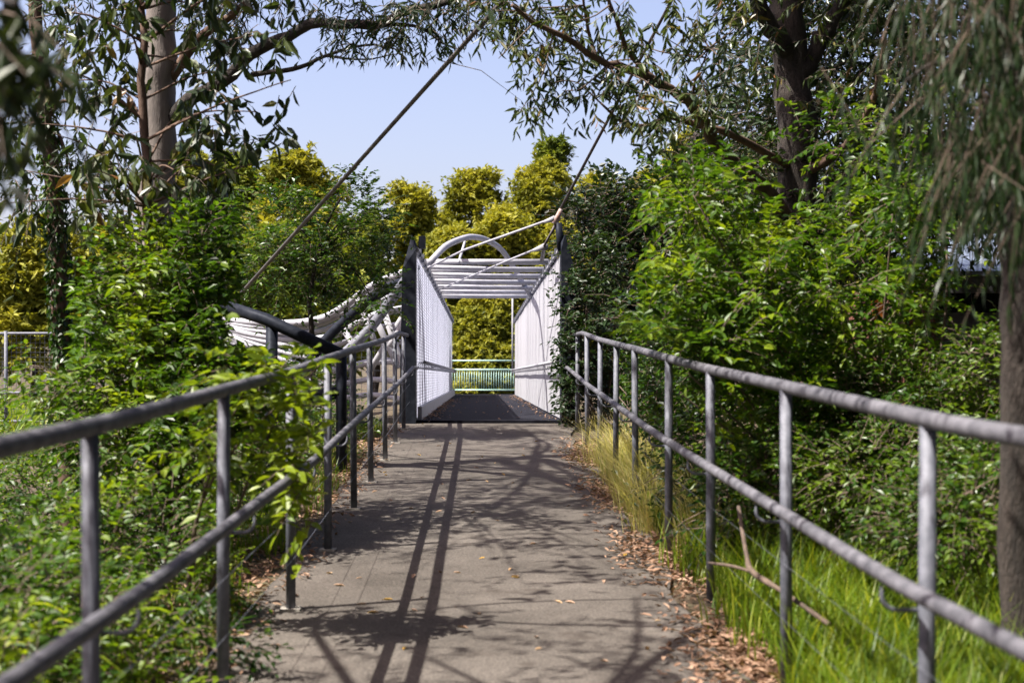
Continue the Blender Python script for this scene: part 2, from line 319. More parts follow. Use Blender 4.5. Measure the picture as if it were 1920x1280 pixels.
# anchor frame of the left stay
af = thing('stay_anchor_frame', 'dark thick steel strut frame holding the lower end of the long stay', 'strut', P(510,760,16)); ab = np.array(af.location)
MB().tube([P(405,568,16.3), P(500,599,16), P(640,665,15.6)], .07, 14).build('strut', 'darksteel', af, True, base=ab)
MB().tube([P(510,604,16), P(508,760,16)] + [np.array([P(508,760,16)[0], 16, -.4])], .068, 14).build('post', 'darksteel', af, True, base=ab)
MB().tube([P(545,748,15.9), P(640,735,15.6)], .07, 14).build('cross_tube', 'darksteel', af, True, base=ab)
e = P(640,735,15.6); MB().tube([P(640,665,15.6), e, (e[0], e[1], -.3)], .06, 12).build('post', 'darksteel', af, True, base=ab)
# stays and masts
def stay(label, a, b2, r, mastxy):
    a = np.array(a); b2 = np.array(b2)
    o = MB().tube([a, b2], r, 10).build('stay_rod', 'rod', None, True); tag(o, label, 'stay rod')
    g = float(ground(b2[0], b2[1]))
    o = MB().tube([(b2[0],b2[1],g-.3), (b2[0],b2[1],g+.02), (b2[0],b2[1],b2[2]+.4)], [.3,.22,.14], 16).build('stay_mast', 'tube', None, True)
    tag(o, mastxy, 'mast')
A = P(425,580,17.6); Bq = P(945,0,12.0); stay('long dark stay rod rising from the anchor frame across the open sky', A, A+(Bq-A)*3.3, .021, 'round steel mast holding the long stay behind the handrail')
A = P(1050,394,21.2); Bq = P(1260,0,19.4); stay('thin steel stay rod rising from the mast head into the gum tree branches', A, A+(Bq-A)*5, .022, 'round steel mast holding the thin stay beyond the trees')
# far green barrier
gb = thing('green_barrier', 'pale green barred barrier across the far end of the footbridge', 'barrier', (0, 51, DECK)); gB = np.array([0,51,DECK])
gx0, gx1 = (853-900)*51/F-.1, (962-900)*51/F+.1; zz = lambda py: CZ+(705-py)*51/F
for py, r in ((676,.03), (693,.035), (731,.03)): MB().tube([(gx0,51,zz(py)), (gx1,51,zz(py))], r, 8).build('rail', 'green', gb, True, base=gB)
for x in np.linspace(gx0, gx1, 27): MB().tube([(x,51,zz(731)), (x,51,zz(693))], .014, 6).build('bar', 'green', gb, True, base=gB)
for x in (gx0-.06, gx1+.06): MB().tube([(x,51,DECK), (x,51,zz(674))], .035, 8).build('post', 'green', gb, True, base=gB)
# mesh fence far left
mf = thing('mesh_fence', 'galvanised mesh fence with thin posts on the bank behind the shrubs', 'fence', (-8, 30, .5)); mB = np.array([-8,30,.5])
for x in np.arange(-13, -3.9, 1.5): MB().tube([(x,30,float(ground(x,30))-.3), (x,30,2.65)], .04, 8).build('post', 'gal', mf, True, base=mB)
for z in (.75, 1.35, 2.6): MB().tube([(-13,30,z), (-4,30,z)], .03, 8).build('rail', 'gal', mf, True, base=mB)
b = MB()
for z in np.arange(.7, 2.6, .1): b.box((-13,30.04,z), (-4,30.046,z+.006))
for x in np.arange(-13, -4, .1): b.box((x,30.047,.7), (x+.006,30.053,2.6))
b.build('wire_mesh', 'gal', mf, kind='stuff', base=mB)
# building on the right
pb = thing('park_building', 'low brick and render building with blue grey roof behind the shrubs', 'building', (6.4, 19, .6)); pB = np.array([6.4,19,.6])
d = 18.
x0 = P(1755,0,d)[0]; zr0 = P(0,512,d)[2]; zr1 = P(0,446,d)[2]
V = [(x0-.2,d-.4,zr0),(x0+8,d-.4,zr0),(x0+8,d+3,zr1+.35),(x0-.2,d+3,zr1+.35)]; V += [(a,b_,c-.06) for a,b_,c in V]
MB().add(V, [(0,1,2,3),(7,6,5,4),(0,4,5,1),(1,5,6,2),(2,6,7,3),(3,7,4,0)]).build('roof', 'roof', pb, base=pB)
MB().box((x0-.15,d-.37,zr0-.27), (x0+8,d-.3,zr0-.062)).build('fascia', 'render', pb, base=pB)
MB().box((x0,d,-.2), (x0+7.8,d+3,zr0-.5)).build('wall', 'render', pb, base=pB)
MB().box((x0+.05,d+.05,zr0-.498), (x0+7.7,d+2.9,zr0-.1)).build('window_band', 'glass', pb, base=pB)
MB().box((x0-.4,d-.05,-.2), (x0-.02,d+2.8,zr0-.02)).build('brick_pier', 'brick', pb, base=pB)
MB().box((P(1640,0,d)[0],d+.1,P(0,600,d)[2]), (P(1662,0,d)[0],d+.2,P(0,556,d)[2]+.02)).build('orange_panel', 'orange', pb, base=pB)
MB().box((P(1636,0,d)[0],d+.21,-.2), (x0-.56,d+.5,zr0-.1)).build('wall', 'brick', pb, base=pB)

# ------------------------------------------------------------------ leaves
def project(Pt):
    y = np.maximum(Pt[...,1], .05); return 900+Pt[...,0]*F/y, 705-(Pt[...,2]-CZ)*F/y
def leaf_mesh(name, Pt, T, Nn, L, W, mat, base, tint, fine=False):
    n = len(Pt); T = norm(T); Nn = norm(Nn-T*np.sum(Nn*T,1)[:,None]); Sd = np.cross(T, Nn)
    L = L[:,None]; W = W[:,None]
    if fine:
        vs = [Pt, Pt+T*L*.28+Sd*W*.46+Nn*W*.12, Pt+T*L*.66+Sd*W*.36+Nn*W*.06, Pt+T*L-Nn*L*.12, Pt+T*L*.66-Sd*W*.36+Nn*W*.06, Pt+T*L*.28-Sd*W*.46+Nn*W*.12]
        V = np.stack(vs, 1).reshape(-1,3)-base; i = np.arange(n)[:,None]*6
        f = [np.vstack([i+np.array([0,1,2,3]), i+np.array([0,3,4,5])])]
    else:
        vs = [Pt, Pt+T*L*.42+Sd*W*.5+Nn*W*.14, Pt+T*L-Nn*L*.08, Pt+T*L*.42-Sd*W*.5+Nn*W*.14]
        V = np.stack(vs, 1).reshape(-1,3)-base; i = np.arange(n)[:,None]*4
        f = [np.vstack([i+np.array([0,1,2]), i+np.array([0,2,3])])]
    return mesh(name, V, f, mat, False, np.concatenate([tint, tint]))
def leaf_proto(mat, k):
    out = []
    for i_ in range(k):
        out.append(leaf_mesh('leaf', np.zeros((1,3)), np.array([[1.,0,0]]), np.array([[0,0,1.]]), np.ones(1), np.array([.42+.1*i_/k]), mat, np.zeros(3), np.array([(i_+.5)/k]), True))
    return out
PROTO = {}
UP = np.array([0,0,1.])
def sprays(B, Dr, Ls, n, lL, mode='alt', droop=.25, hang=0., spread=.9, jit=.35):
    """leafy twigs: returns leaf arrays and twig centre lines"""
    Mn = len(B); t = np.linspace(.12, 1, n)[None,:,None]; Dr = norm(Dr); Ls = np.broadcast_to(Ls, (Mn,))[:,None,None]
    pos = B[:,None]+Dr[:,None]*Ls*t - UP*droop*Ls*t*t
    tan = norm(Dr[:,None]-UP*2*droop*t); sd = norm(np.cross(tan, UP)+1e-4)
    sg = np.where(np.arange(n) % 2 == 0, 1., -1.)[None,:,None]
    if mode == 'pair':
        pos = np.concatenate([pos,pos],1); tan = np.concatenate([tan,tan],1); sd = np.concatenate([sd,sd],1); sg = np.concatenate([np.ones((1,n,1)), -np.ones((1,n,1))],1)
    k = pos.shape[1]
    ld = norm(tan*.55 + sd*sg*spread + rng.normal(0, jit, (Mn,k,3)) - UP*hang)
    nn = UP + rng.normal(0, .45, (Mn,k,3)) if hang < .8 else rng.normal(0, 1, (Mn,k,3))
    ll = lL*rng.uniform(.6, 1.2, (Mn,k))
    tw = [B[:,None]+Dr[:,None]*Ls*u - UP*droop*Ls*u*u for u in (0,.5,1.)]
    return pos.reshape(-1,3), ld.reshape(-1,3), nn.reshape(-1,3), ll.ravel(), np.concatenate(tw,1)
def twig_mesh(name, tw, r, mat, parent, base):
    n = len(tw); a = np.array([0, 2.1, 4.2]); off = np.stack([np.cos(a), np.sin(a)*.5, np.sin(a)], -1)
    rr = np.array([1., .7, .3])*r
    V = tw[:,:,None] + rr[None,:,None,None]*off[None,None]; V = V.reshape(-1,3)-base
    i = np.arange(n)[:,None]*9; fs = []
    for s_ in range(2):
        for j_ in range(3):
            j2 = (j_+1) % 3; fs.append(i+np.array([s_*3+j_, s_*3+j2, s_*3+3+j2, s_*3+3+j_]))
    o = link(name, mesh(name, V, [np.vstack(fs)], mat), parent, 'stuff'); return o
# windows in the greenery: (x0,x1,y0,y1, nearer than) leaves here would hide the open view of the bridge and the sky
CLEAR = [(775,1015,425,800,49), (775,1150,770,1300,20.5), (560,900,115,310,45), (860,965,100,310,45), (965,1190,245,300,30), (690,775,440,640,18), (425,700,562,650,15.4), (445,700,300,570,15), (60,135,180,700,12.5)]
def keep(Pt, extra=()):
    x, y = project(Pt); ok = np.ones(len(Pt), bool)
    for (a,b_,c,d_,D) in list(CLEAR)+list(extra):
        ok &= ~((x > a)&(x < b_)&(y > c)&(y < d_)&(Pt[:,1] < D)&(Pt[:,1] > 0))
    ok &= ~((np.abs(Pt[:,0]-.1) < .95)&(Pt[:,1] > -3)&(Pt[:,1] < 50)&(Pt[:,2] < 3.2))
    ok &= ~((Pt[:,1] > 2)&(Pt[:,1] < 20)&(Pt[:,0] > .8)&(Pt[:,0] < xr(Pt[:,1])+.07)&(Pt[:,2] < pz(Pt[:,1])+1.55)&(Pt[:,2] > pz(Pt[:,1])+.3))
    ok &= ~(np.linalg.norm(Pt-np.array([0,0,CZ]), axis=1) < 2.2)
    return ok
def foliage(parent, base, data, mat, wr=.45, fine=False, twig=None, single=0, name='crown', extra=(), tmean=.5):
    Pt, T, Nn, L, tw = data; ok = keep(Pt, extra); Pt, T, Nn, L = Pt[ok], T[ok], Nn[ok], L[ok]
    ns = np.zeros(len(Pt))
    for k_ in range(5): v_ = rng.normal(0,1,3)*(1.6 if Pt[:,1].mean() > 40 else 5.); ns += np.sin(Pt@v_+rng.uniform(0,6.28))*.4
    tint = np.clip(tmean+.2*ns+rng.normal(0, .15, len(Pt)), 0, 1)
    if single:                                           # the leaves that show largest become parts of their own
        x, y = project(Pt); vis = (x > 0)&(x < 1920)&(y > 0)&(y < 1280)&(Pt[:,1] > .5)
        size = np.where(vis, L/np.maximum(Pt[:,1], .3), 0); idx = np.argsort(-size)[:single]; idx = idx[size[idx] > 0]
        if mat not in PROTO: PROTO[mat] = leaf_proto(mat, 6)
        for i_ in idx:
            Tn = T[i_]/np.linalg.norm(T[i_]); n_ = Nn[i_]-Tn*np.dot(Nn[i_],Tn); n_ /= np.linalg.norm(n_)+1e-9; s_ = np.cross(n_, Tn)
            mt = Matrix(((Tn[0],s_[0],n_[0]), (Tn[1],s_[1],n_[1]), (Tn[2],s_[2],n_[2])))
            o = link('leaf', PROTO[mat][min(5, int(tint[i_]*6))], parent, loc=tuple(Pt[i_]-base))
            o.rotation_euler = mt.to_euler(); o.scale = (L[i_], L[i_]*wr*2.1, L[i_])
        rest = np.ones(len(Pt), bool); rest[idx] = False; Pt, T, Nn, L, tint = Pt[rest], T[rest], Nn[rest], L[rest], tint[rest]
    if len(Pt): link(name, leaf_mesh(name, Pt, T, Nn, L, L*wr, mat, base, tint, fine), parent, 'stuff')
    if twig:
        k2 = keep(tw[:,2], extra)&keep(tw[:,0], extra)
        if k2.sum(): twig_mesh('twigs', tw[k2], twig, 'twig', parent, base)
def blob_pts(c, r, n, shell=.45):
    u = norm(rng.normal(0,1,(n,3))); rad = (shell+(1-shell)*rng.random(n)**.6)[:,None]
    # lumpy outline
    lump = 1+.16*np.sin(u[:,0]*5+c[0]*3)+.14*np.sin(u[:,2]*6+c[1]*2)+.1*np.sin(u[:,1]*7)
    return np.asarray(c)+u*rad*np.asarray(r)*lump[:,None], u
def blobs_sprays(bl, per, Ls, n, lL, upb=.35, **kw):
    """bl: list of (centre, radii, weight)"""
    Bs, Ds = [], []
    for c, r, wt in bl:
        p, u = blob_pts(c, np.broadcast_to(r, (3,)), max(3, int(per*wt))); Bs.append(p); Ds.append(norm(u+rng.normal(0,.45,u.shape)+UP*upb))
    B = np.vstack(Bs); return sprays(B, np.vstack(Ds), Ls*rng.uniform(.6,1.3,len(B)), n, lL, **kw)
def merge(*ds): return tuple(np.concatenate(a) for a in zip(*ds))
def px_blob(px, py, D, rx, ry, rd=None, wt=1.):
    r = rx*D/F; return (P(px,py,D), (r, rd if rd else r, ry*D/F), wt)
def limb(parent, base, pts, r0, r1, mat, nm='limb', n=20, k=10):
    pl = spline(pts, n); pl[1:-1] += rng.normal(0, r0*.12, (n-2,3)); rr = np.linspace(r0, r1, n)*(1+rng.normal(0,.03,n))
    MB().tube(pl, rr, k).build(nm, mat, parent, True, base=base); return pl
def off_line(pl, n, lo=.3, sp=.6, up=.1):
    i_ = rng.integers(int(len(pl)*lo), len(pl), n); return pl[i_], norm(rng.normal(0,1,(n,3))*np.array([1,1,.6])+UP*up)

# ------------------------------------------------------------------ background trees
def far_tree(name, label, px, top, wpx, D, mat='lf_far', n=1500, low=640, group=None, leaf=.27):
    c = P(px, 0, D); g = float(ground(c[0], D)); base = np.array([c[0], D, g-.2]); t = thing(name, label, 'tree', base, group)
    ztop = P(0, top, D)[2]; zlow = P(0, low, D)[2]; R_ = wpx*.5*D/F
    pl = limb(t, base, [base, base+np.array([.2,.1,(ztop-g)*.45]), np.array([c[0]+.2, D, ztop-.35*R_])], .2, .05, 'bark_dark', 'trunk', 10, 8)
    bl = []; nb = 21
    for k in range(nb):
        h = (k+.5)/nb; z = zlow+(ztop-zlow)*h; wid = R_*(1-.5*max(0,h-.45)**1.5/.55**1.5)
        a = rng.uniform(0, 6.28); rr = rng.uniform(.2,.85)*wid; s_ = R_*rng.uniform(.24,.5)*(1.15-.4*h)
        bl.append((np.array([c[0]+math.cos(a)*rr, D+math.sin(a)*rr, z-s_*.6]), (s_,s_,s_*.75), 1.))
        if k % 4 == 0: limb(t, base, [pl[3+k*6//nb], bl[-1][0]], .07, .02, 'bark_dark', 'limb', 6, 6)
    bl.append((np.array([c[0], D, ztop-.4*R_]), (R_*.36,R_*.36,R_*.4), 1.))
    foliage(t, base, blobs_sprays(bl, n/17, .5, 12, leaf, .3, jit=.7), mat, .5)
    return t
BT = 'rounded yellow green trees behind the footbridge'
for a in [(775,352,125,62), (880,322,170,66), (1010,308,210,64), (1125,335,150,62), (1215,325,130,66), (700,420,120,60), (935,400,200,58), (840,430,160,57), (1060,430,170,58)]:
    far_tree('background_tree', 'rounded yellow green tree in the row behind the footbridge', *a, group=BT, n=1500)
far_tree('background_tree', 'tall narrow tree rising above the yellow green row behind the footbridge', 1037, 262, 105, 72, 'lf_far2', 1300)
for (px, top, wp, D, low) in [(925,548,130,55.5,700), (880,590,110,54.5,715), (970,600,90,55,715), (905,640,160,53.8,730)]:
    far_tree('background_bush', 'low rounded bush directly behind the green barrier', px, top, wp, D, 'lf_far', 900, low, 'bushes behind the green barrier', .24)
far_tree('background_tree', 'sunlit tree beside the open sky, behind the compound-leaved sapling', 570, 295, 200, 48, 'lf_far', 1500, 600)
for a in [(440,300,170,52,'lf_far2'), (350,290,170,50,'lf_far'), (500,430,260,44,'lf_far2'), (640,440,210,46,'lf_far2')]:
    far_tree('background_tree', 'leafy tree standing behind the tube truss and the grey gum trunk', a[0], a[1], a[2], a[3], a[4], 1500, 620, 'trees behind the tube truss')
for a in [(210,430,180,46), (60,420,170,44), (-60,380,220,46)]:
    far_tree('background_tree', 'pale green tree beyond the mesh fence and ivy clad trunk', *a, mat='lf_far', n=1200, low=640, group='trees beyond the mesh fence')
far_tree('background_tree', 'yellow green tree rising behind the dark tree beside the right wall', 1290, 255, 140, 60, 'lf_far', 1400)
for a in [(1420,260,220,52), (1620,330,260,46), (1850,300,300,44)]:
    far_tree('background_tree', 'leafy tree behind the park building and rough barked trunk', *a, mat='lf_far2', n=1300, group='trees behind the park building')

# unseen trees added round the path to block sky light and deepen its shade
for (x, y, h, r_) in [(6.5,-5,15,3),(8.5,0,16,3.2),(9.8,6,16,3.2),(10.5,12,16,3),(2.5,-9,15,3),(-2,-12,13,3),(-9.5,-9,8,2.8),(-13,-1,11,3.2),(-13.5,6,12,3.2),(-13.5,12.5,12.5,3.),(5.5,-12,15,3.4),(1.8,-4.2,9,2.6),(-3.2,-5.2,8,2.4),(7.6,8.6,12,2.4),(8.4,15.5,12.5,1.6)]:
    base = np.array([x, y, float(ground(x, y))-.2]); t = thing('sky_blocking_tree', 'unseen tall dense tree added round the near end of the path to block sky light', 'tree', base, 'added sky blocking trees round the near path')
    limb(t, base, [base, base+UP*h*.5+np.array([.2,.1,0]), base+UP*h*.85], .22, .06, 'bark_dark', 'trunk', 12, 8)
    bl = [(base+np.array([rng.normal(0,.35)*r_, rng.normal(0,.35)*r_, h*(.14+.8*(k+.5)/11)]), np.array([1,1,.7])*r_*rng.uniform(.5,.75), 1.) for k in range(11)]
    if h == 16: bl += [(np.array([cx, y+.5, 13.6+rng.normal(0,.3)]), np.array([2.1,3.1,.7]), 1.6) for cx in (-.2, 3., 6.)]  # high crowns added over the path to cut light from the overhead sky
    if h == 12 and x == 7.6: bl += [(np.array(c_), np.array([1.9,2.3,.6]), 2.) for c_ in ((3.6,1.5,9.4), (4.2,6,10.3), (4.6,10.5,10.8), (5.2,15,11.2), (1.6,-1.,9.))]  # further added crowns, blocking sky and shading the right side
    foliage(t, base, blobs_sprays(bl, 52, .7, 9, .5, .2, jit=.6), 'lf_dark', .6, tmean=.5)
# ------------------------------------------------------------------ left trees
base = np.array([*P(302,0,15)[:2], -.5]); t = thing('gum_tree', 'tall smooth grey trunked gum tree with spreading limbs left of the path', 'tree', base)
tr = limb(t, base, [base, P(300,620,15), P(299,430,15), P(301,200,15), P(297,0,15), P(305,-330,15.2), P(300,-760,15.4)], .235, .12, 'bark_grey', 'trunk', 30, 18)
l1 = limb(t, base, [P(315,232,15), P(345,196,14.9), P(367,180,14.8), P(433,140,14.4), P(473,97,14), P(533,73,13.8), P(600,43,13.5), P(700,46,13.2), P(760,22,13), P(880,-10,12.8), P(960,-50,12.5)], .085, .025, 'bark_dark', n=34)
l2 = limb(t, base, [P(318,150,15), P(363,83,14.8), P(400,53,14.7), P(460,7,14.4), P(520,-60,14)], .06, .03, 'bark_brown')
l3 = limb(t, base, [P(473,140,14.3), P(560,127,14), P(612,104,13.8), P(690,84,13.5), P(770,100,13.3)], .028, .006, 'bark_dark')
l4 = limb(t, base, [P(610,105,13.8), P(680,112,13.6), P(750,100,13.4)], .014, .004, 'bark_dark')
l5 = limb(t, base, [P(700,46,13.2), P(780,50,13), P(830,80,12.9), P(865,95,12.8)], .02, .005, 'bark_dark')
l6 = limb(t, base, [P(300,-330,15), P(420,-420,12.5), P(560,-480,9.5)], .08, .03, 'bark_dark')
l7 = limb(t, base, [P(300,-200,15), P(330,-500,11), P(420,-800,7.5)], .09, .03, 'bark_dark')
l8 = limb(t, base, [P(300,-450,15.2), P(480,-520,15.5), P(640,-560,16.5)], .07, .02, 'bark_dark')
bs, dr = [], []
for pl, n, lo in ((l1,120,.62), (l2,60,.4), (l5,16,.2), (l6,170,.3), (l7,230,.2), (l8,190,.25)):
    B, D_ = off_line(pl, n, lo); bs.append(B+rng.normal(0,.14,B.shape)); dr.append(D_-UP*.2)
for c_, n_ in (((-3.6,12.3,6.9),130), ((-3.1,15.2,7.2),150), ((-3.9,9.6,6.6),60), ((-3.0,17.6,7.1),150), ((-4.4,13.6,8.4),70), ((-3.6,19.2,7.8),110), ((-3.2,11,7.4),60)):
    limb(t, base, [tr[-6], (tr[-6]+np.array(c_))/2+UP*.3, np.array(c_)], .05, .012, 'bark_dark')
    B, D_ = blob_pts(c_, np.array([1.1,1.2,.5]), n_, .1); bs.append(B); dr.append(D_)
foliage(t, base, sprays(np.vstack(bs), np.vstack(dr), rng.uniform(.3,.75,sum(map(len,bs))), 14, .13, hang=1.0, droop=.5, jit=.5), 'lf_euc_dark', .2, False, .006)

base = np.array([*P(284,0,11.6)[:2], -.4]); t = thing('gum_sapling', 'slender brown stemmed gum sapling with large drooping leaves against the sky', 'tree', base)
tr = limb(t, base, [base, P(284,620,11.6), P(281,500,11.6), P(274,330,11.6), P(265,170,11.6), P(270,60,11.6), P(258,-100,11.6), P(262,-420,11.6), P(300,-700,11.6)], .05, .02, 'bark_brown', 'trunk', 34, 10)
tg = [(520,60),(545,150),(540,290),(480,340),(430,250),(350,60),(150,60),(60,130),(200,170),(100,250),(185,320),(50,320),(220,395),(385,390),(30,40),(130,400),(440,130),(480,210),(330,320),(400,310),(230,60),(130,150),(40,230),(240,250),(360,200),(20,380),(350,130),(430,50)]
bs, dr = [], []
for (x, y) in tg:
    D_ = rng.uniform(10.6, 12.4); e = P(x, y, D_); s_ = tr[np.argmin(np.abs(tr[:,2]-(e[2]-rng.uniform(-.1,.5))))]
    mid = (s_+e)/2+UP*rng.uniform(.02,.15)
    pl = limb(t, base, [s_, mid, e], .012, .004, 'bark_brown', 'limb', 10, 6)
    B, d2 = off_line(pl, 7, .45); bs.append(B+rng.normal(0,.13,B.shape)); dr.append(d2-UP*.3)
for z in np.linspace(-60, -700, 15):
    e = P(rng.uniform(50,560), z, rng.uniform(8,13)); s_ = tr[np.argmin(np.abs(tr[:,2]-(e[2]-.2)))]
    pl = limb(t, base, [s_, (s_+e)/2+UP*.1, e], .014, .004, 'bark_brown', 'limb', 10, 6)
    B, d2 = off_line(pl, 9, .3); bs.append(B+rng.normal(0,.12,B.shape)); dr.append(d2-UP*.3)
foliage(t, base, sprays(np.vstack(bs), np.vstack(dr), rng.uniform(.2,.42,sum(map(len,bs))), 6, .165, hang=1.1, droop=.5, jit=.5), 'lf_euc', .42, True, .004, 300, tmean=.36, extra=[(288,336,0,330,20)])

base = np.array([*P(128,0,13)[:2], -.5]); t = thing('ivy_clad_tree', 'narrow trunk wrapped in climbing ivy leaves beside the mesh fence', 'tree', base)
tr = limb(t, base, [base, P(126,760,13), P(115,600,13), P(102,400,13), P(82,200,13), P(70,60,13), P(60,-160,13), P(90,-500,13)], .095, .05, 'bark_brown', 'trunk', 30, 12)
n = 1500; u = rng.integers(3, 17, n); an = rng.uniform(0, 6.28, n); rad = norm(np.stack([np.cos(an), np.sin(an), np.zeros(n)], -1))
B = tr[u]+(tr[u+1]-tr[u])*rng.random((n,1))+rad*.095; foliage(t, base, (B, norm(rad*.4-UP+rng.normal(0,.4,(n,3))), rad+rng.normal(0,.3,(n,3)), rng.uniform(.04,.075,n), B[:,None].repeat(3,1)[:1]), 'lf_mid', .8, name='ivy')
bl = [px_blob(60,120,13,90,90), px_blob(170,230,13,110,80), px_blob(40,330,12.5,80,90), px_blob(210,90,13.5,100,80), px_blob(150,370,13,90,60), px_blob(380,330,14,80,80,wt=.8), px_blob(80,-120,13,250,120,wt=2), px_blob(250,-220,12,250,130,wt=2)]
for b_ in bl[:5]: limb(t, base, [tr[16], (tr[18]+b_[0])/2, b_[0]], .025, .008, 'bark_brown', 'limb', 10, 6)
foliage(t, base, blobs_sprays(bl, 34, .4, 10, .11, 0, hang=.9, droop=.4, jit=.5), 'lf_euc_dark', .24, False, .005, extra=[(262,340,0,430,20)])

base = np.array([*P(590,0,19)[:2], -.4]); t = thing('compound_leaf_sapling', 'slim dark sapling with feathery paired leaflets in front of the tube truss', 'tree', base)
tr = limb(t, base, [base, P(588,700,19), P(583,600,19), P(580,560,19), P(592,490,19), P(612,420,19), P(640,370,19)], .045, .015, 'bark_dark', 'trunk', 20, 8)
bl = [px_blob(600,450,19,90,90), px_blob(660,400,19,70,70), px_blob(540,500,19,80,60), px_blob(520,420,19.4,60,70), px_blob(650,490,19,80,50), px_blob(690,430,18.8,45,60,wt=.7), px_blob(700,560,18.6,45,35,wt=.4), px_blob(480,470,19,60,70)]
for b_ in bl: limb(t, base, [tr[13], (tr[15]+b_[0])/2, b_[0]], .02, .006, 'bark_dark', 'limb', 8, 6)
foliage(t, base, blobs_sprays(bl, 85, .42, 7, .09, .25, mode='pair', droop=.25, jit=.2), 'lf_mid', .48, False, .004)

# ------------------------------------------------------------------ shrubs
def shrub(name, label, base, bl, mat, per, Ls, n, lL, wr=.5, single=0, group=None, stems=8, cat='shrub', mode='alt', fine=True, tmean=.5, extra=(), hang=.1):
    base = np.asarray(base, float); t = thing(name, label, cat, base, group)
    for k in range(stems):
        c, r, _ = bl[k % len(bl)]; e = np.asarray(c)+rng.normal(0,.35,3)*np.asarray(r)
        limb(t, base, [base+rng.normal(0,.06,3)*np.array([1,1,0]), (base+e)/2+rng.normal(0,.1,3), e], .016, .005, 'twig', 'stem', 10, 6)
    foliage(t, base, blobs_sprays(bl, per, Ls, n, lL, .3, mode=mode, droop=.3, jit=.3, hang=hang), mat, wr, fine, .004, single, 'foliage', extra, tmean)
    return t
def gb_(x, y): return np.array([x, y, float(ground(x, y))-.05])
shrub('leafy_shrub', 'tall dense green shrub growing up around the grey gum trunk', gb_(-2.4,11), [px_blob(330,520,11,110,80), px_blob(250,610,11,100,80), px_blob(400,590,11,80,80), px_blob(320,690,10.6,130,90,wt=1.3), px_blob(400,480,11.4,90,60), px_blob(200,720,10.5,110,70), px_blob(420,740,10.5,90,80), px_blob(300,820,10,140,80,wt=1.3)], 'lf_bright', 230, .38, 8, .085, .52, 120)
shrub('leafy_shrub', 'bright yellow green sprigs poking through the handrail posts', gb_(-1.7,7.9), [px_blob(455,690,7.7,45,50), px_blob(520,740,7.7,60,50), px_blob(590,690,7.7,40,30,wt=.6), px_blob(570,790,7.6,50,45), px_blob(590,870,7.5,40,50), px_blob(530,860,7.7,50,60), px_blob(450,790,7.8,60,70), px_blob(590,940,7.5,30,40,wt=.5), px_blob(400,850,7.9,60,60)], 'lf_bright', 20, .24, 7, .095, .5, 280, tmean=.75, stems=3)
for (x, y, rx, rz, wt) in [(-2.2,5.2,.75,.6,1.2),(-2.0,6.6,.6,.5,1),(-3.1,6.4,.9,.7,1.3),(-2.0,8.2,.55,.5,1),(-3.2,8.4,1.,.75,1.4),(-4.4,8.,1.,.9,1.2),(-2.7,10.,.7,.6,1),(-4.2,10.5,1.1,.95,1.2),(-2.6,12.4,.8,.65,1),(-4.4,13.2,1.2,1.,1.1),(-2.5,14.8,.75,.7,.9),(-2.3,17,.8,.8,.9),(-4.,16.5,1.3,.9,.9),(-2.4,19.3,.8,.8,.8),(-6.,12,1.3,1.1,1.),(-5.6,15.5,1.4,1.,.9)]:
    b0 = gb_(x, y); um = 'lf_bright' if rng.random() < .6 else 'lf_mid'
    shrub('undergrowth_shrub', 'low %s shrub filling the bank below the concrete edge handrail' % ('yellow green small leaved' if um == 'lf_bright' else 'deep green glossy leaved'), b0, [(b0+UP*rz*.75, (rx,rx,rz), 1.), (b0+np.array([rx*.5,-.2,rz*.5]), (rx*.6,rx*.6,rz*.6), .5), (b0+np.array([-rx*.5,.2,rz]), (rx*.6,rx*.6,rz*.7), .5)], um, 260*wt, .3, 8, .062, .55, 20 if y < 9 else 0, 'yellow green bank shrubs' if um == 'lf_bright' else 'deep green bank shrubs', 5, tmean=.5)
shrub('low_sprig', 'small glossy sprig spreading over the path edge at the handrail post foot', gb_(-1.33,6.9), [(np.array([-1.28,6.75,.42]), (.2,.3,.16), 1.)], 'lf_mid', 60, .16, 7, .055, .5, 60, stems=4)
b0 = gb_(-2.15,5.9); t = thing('strappy_plant', 'clump of long arching pale strap leaves beside the handrail', 'plant', b0)
for k in range(46):
    a = rng.uniform(0, 6.28); L_ = rng.uniform(.4,.75); u = np.linspace(0,1,7); c0 = b0+np.array([rng.normal(0,.14), rng.normal(0,.2), .35+rng.uniform(0,.25)])
    pl = c0+np.array([math.cos(a),math.sin(a),0])*L_*.75*u[:,None]+UP*(L_*.8*u-L_*.75*u*u)[:,None]; wd = .02*np.sin(np.pi*(u*.9+.1))+.002; sd = np.array([-math.sin(a),math.cos(a),0])
    V = np.vstack([pl+sd*wd[:,None]+UP*.006, pl-UP*.002, pl-sd*wd[:,None]+UP*.006])-b0; i_ = np.arange(6)[:,None]; q = np.vstack([i_+np.array([0,1,8,7]), i_+np.array([7,8,15,14])])
    link('leaf', mesh('leaf', V, [q], 'grass', True, np.full(12, rng.uniform(.5,1))), t)

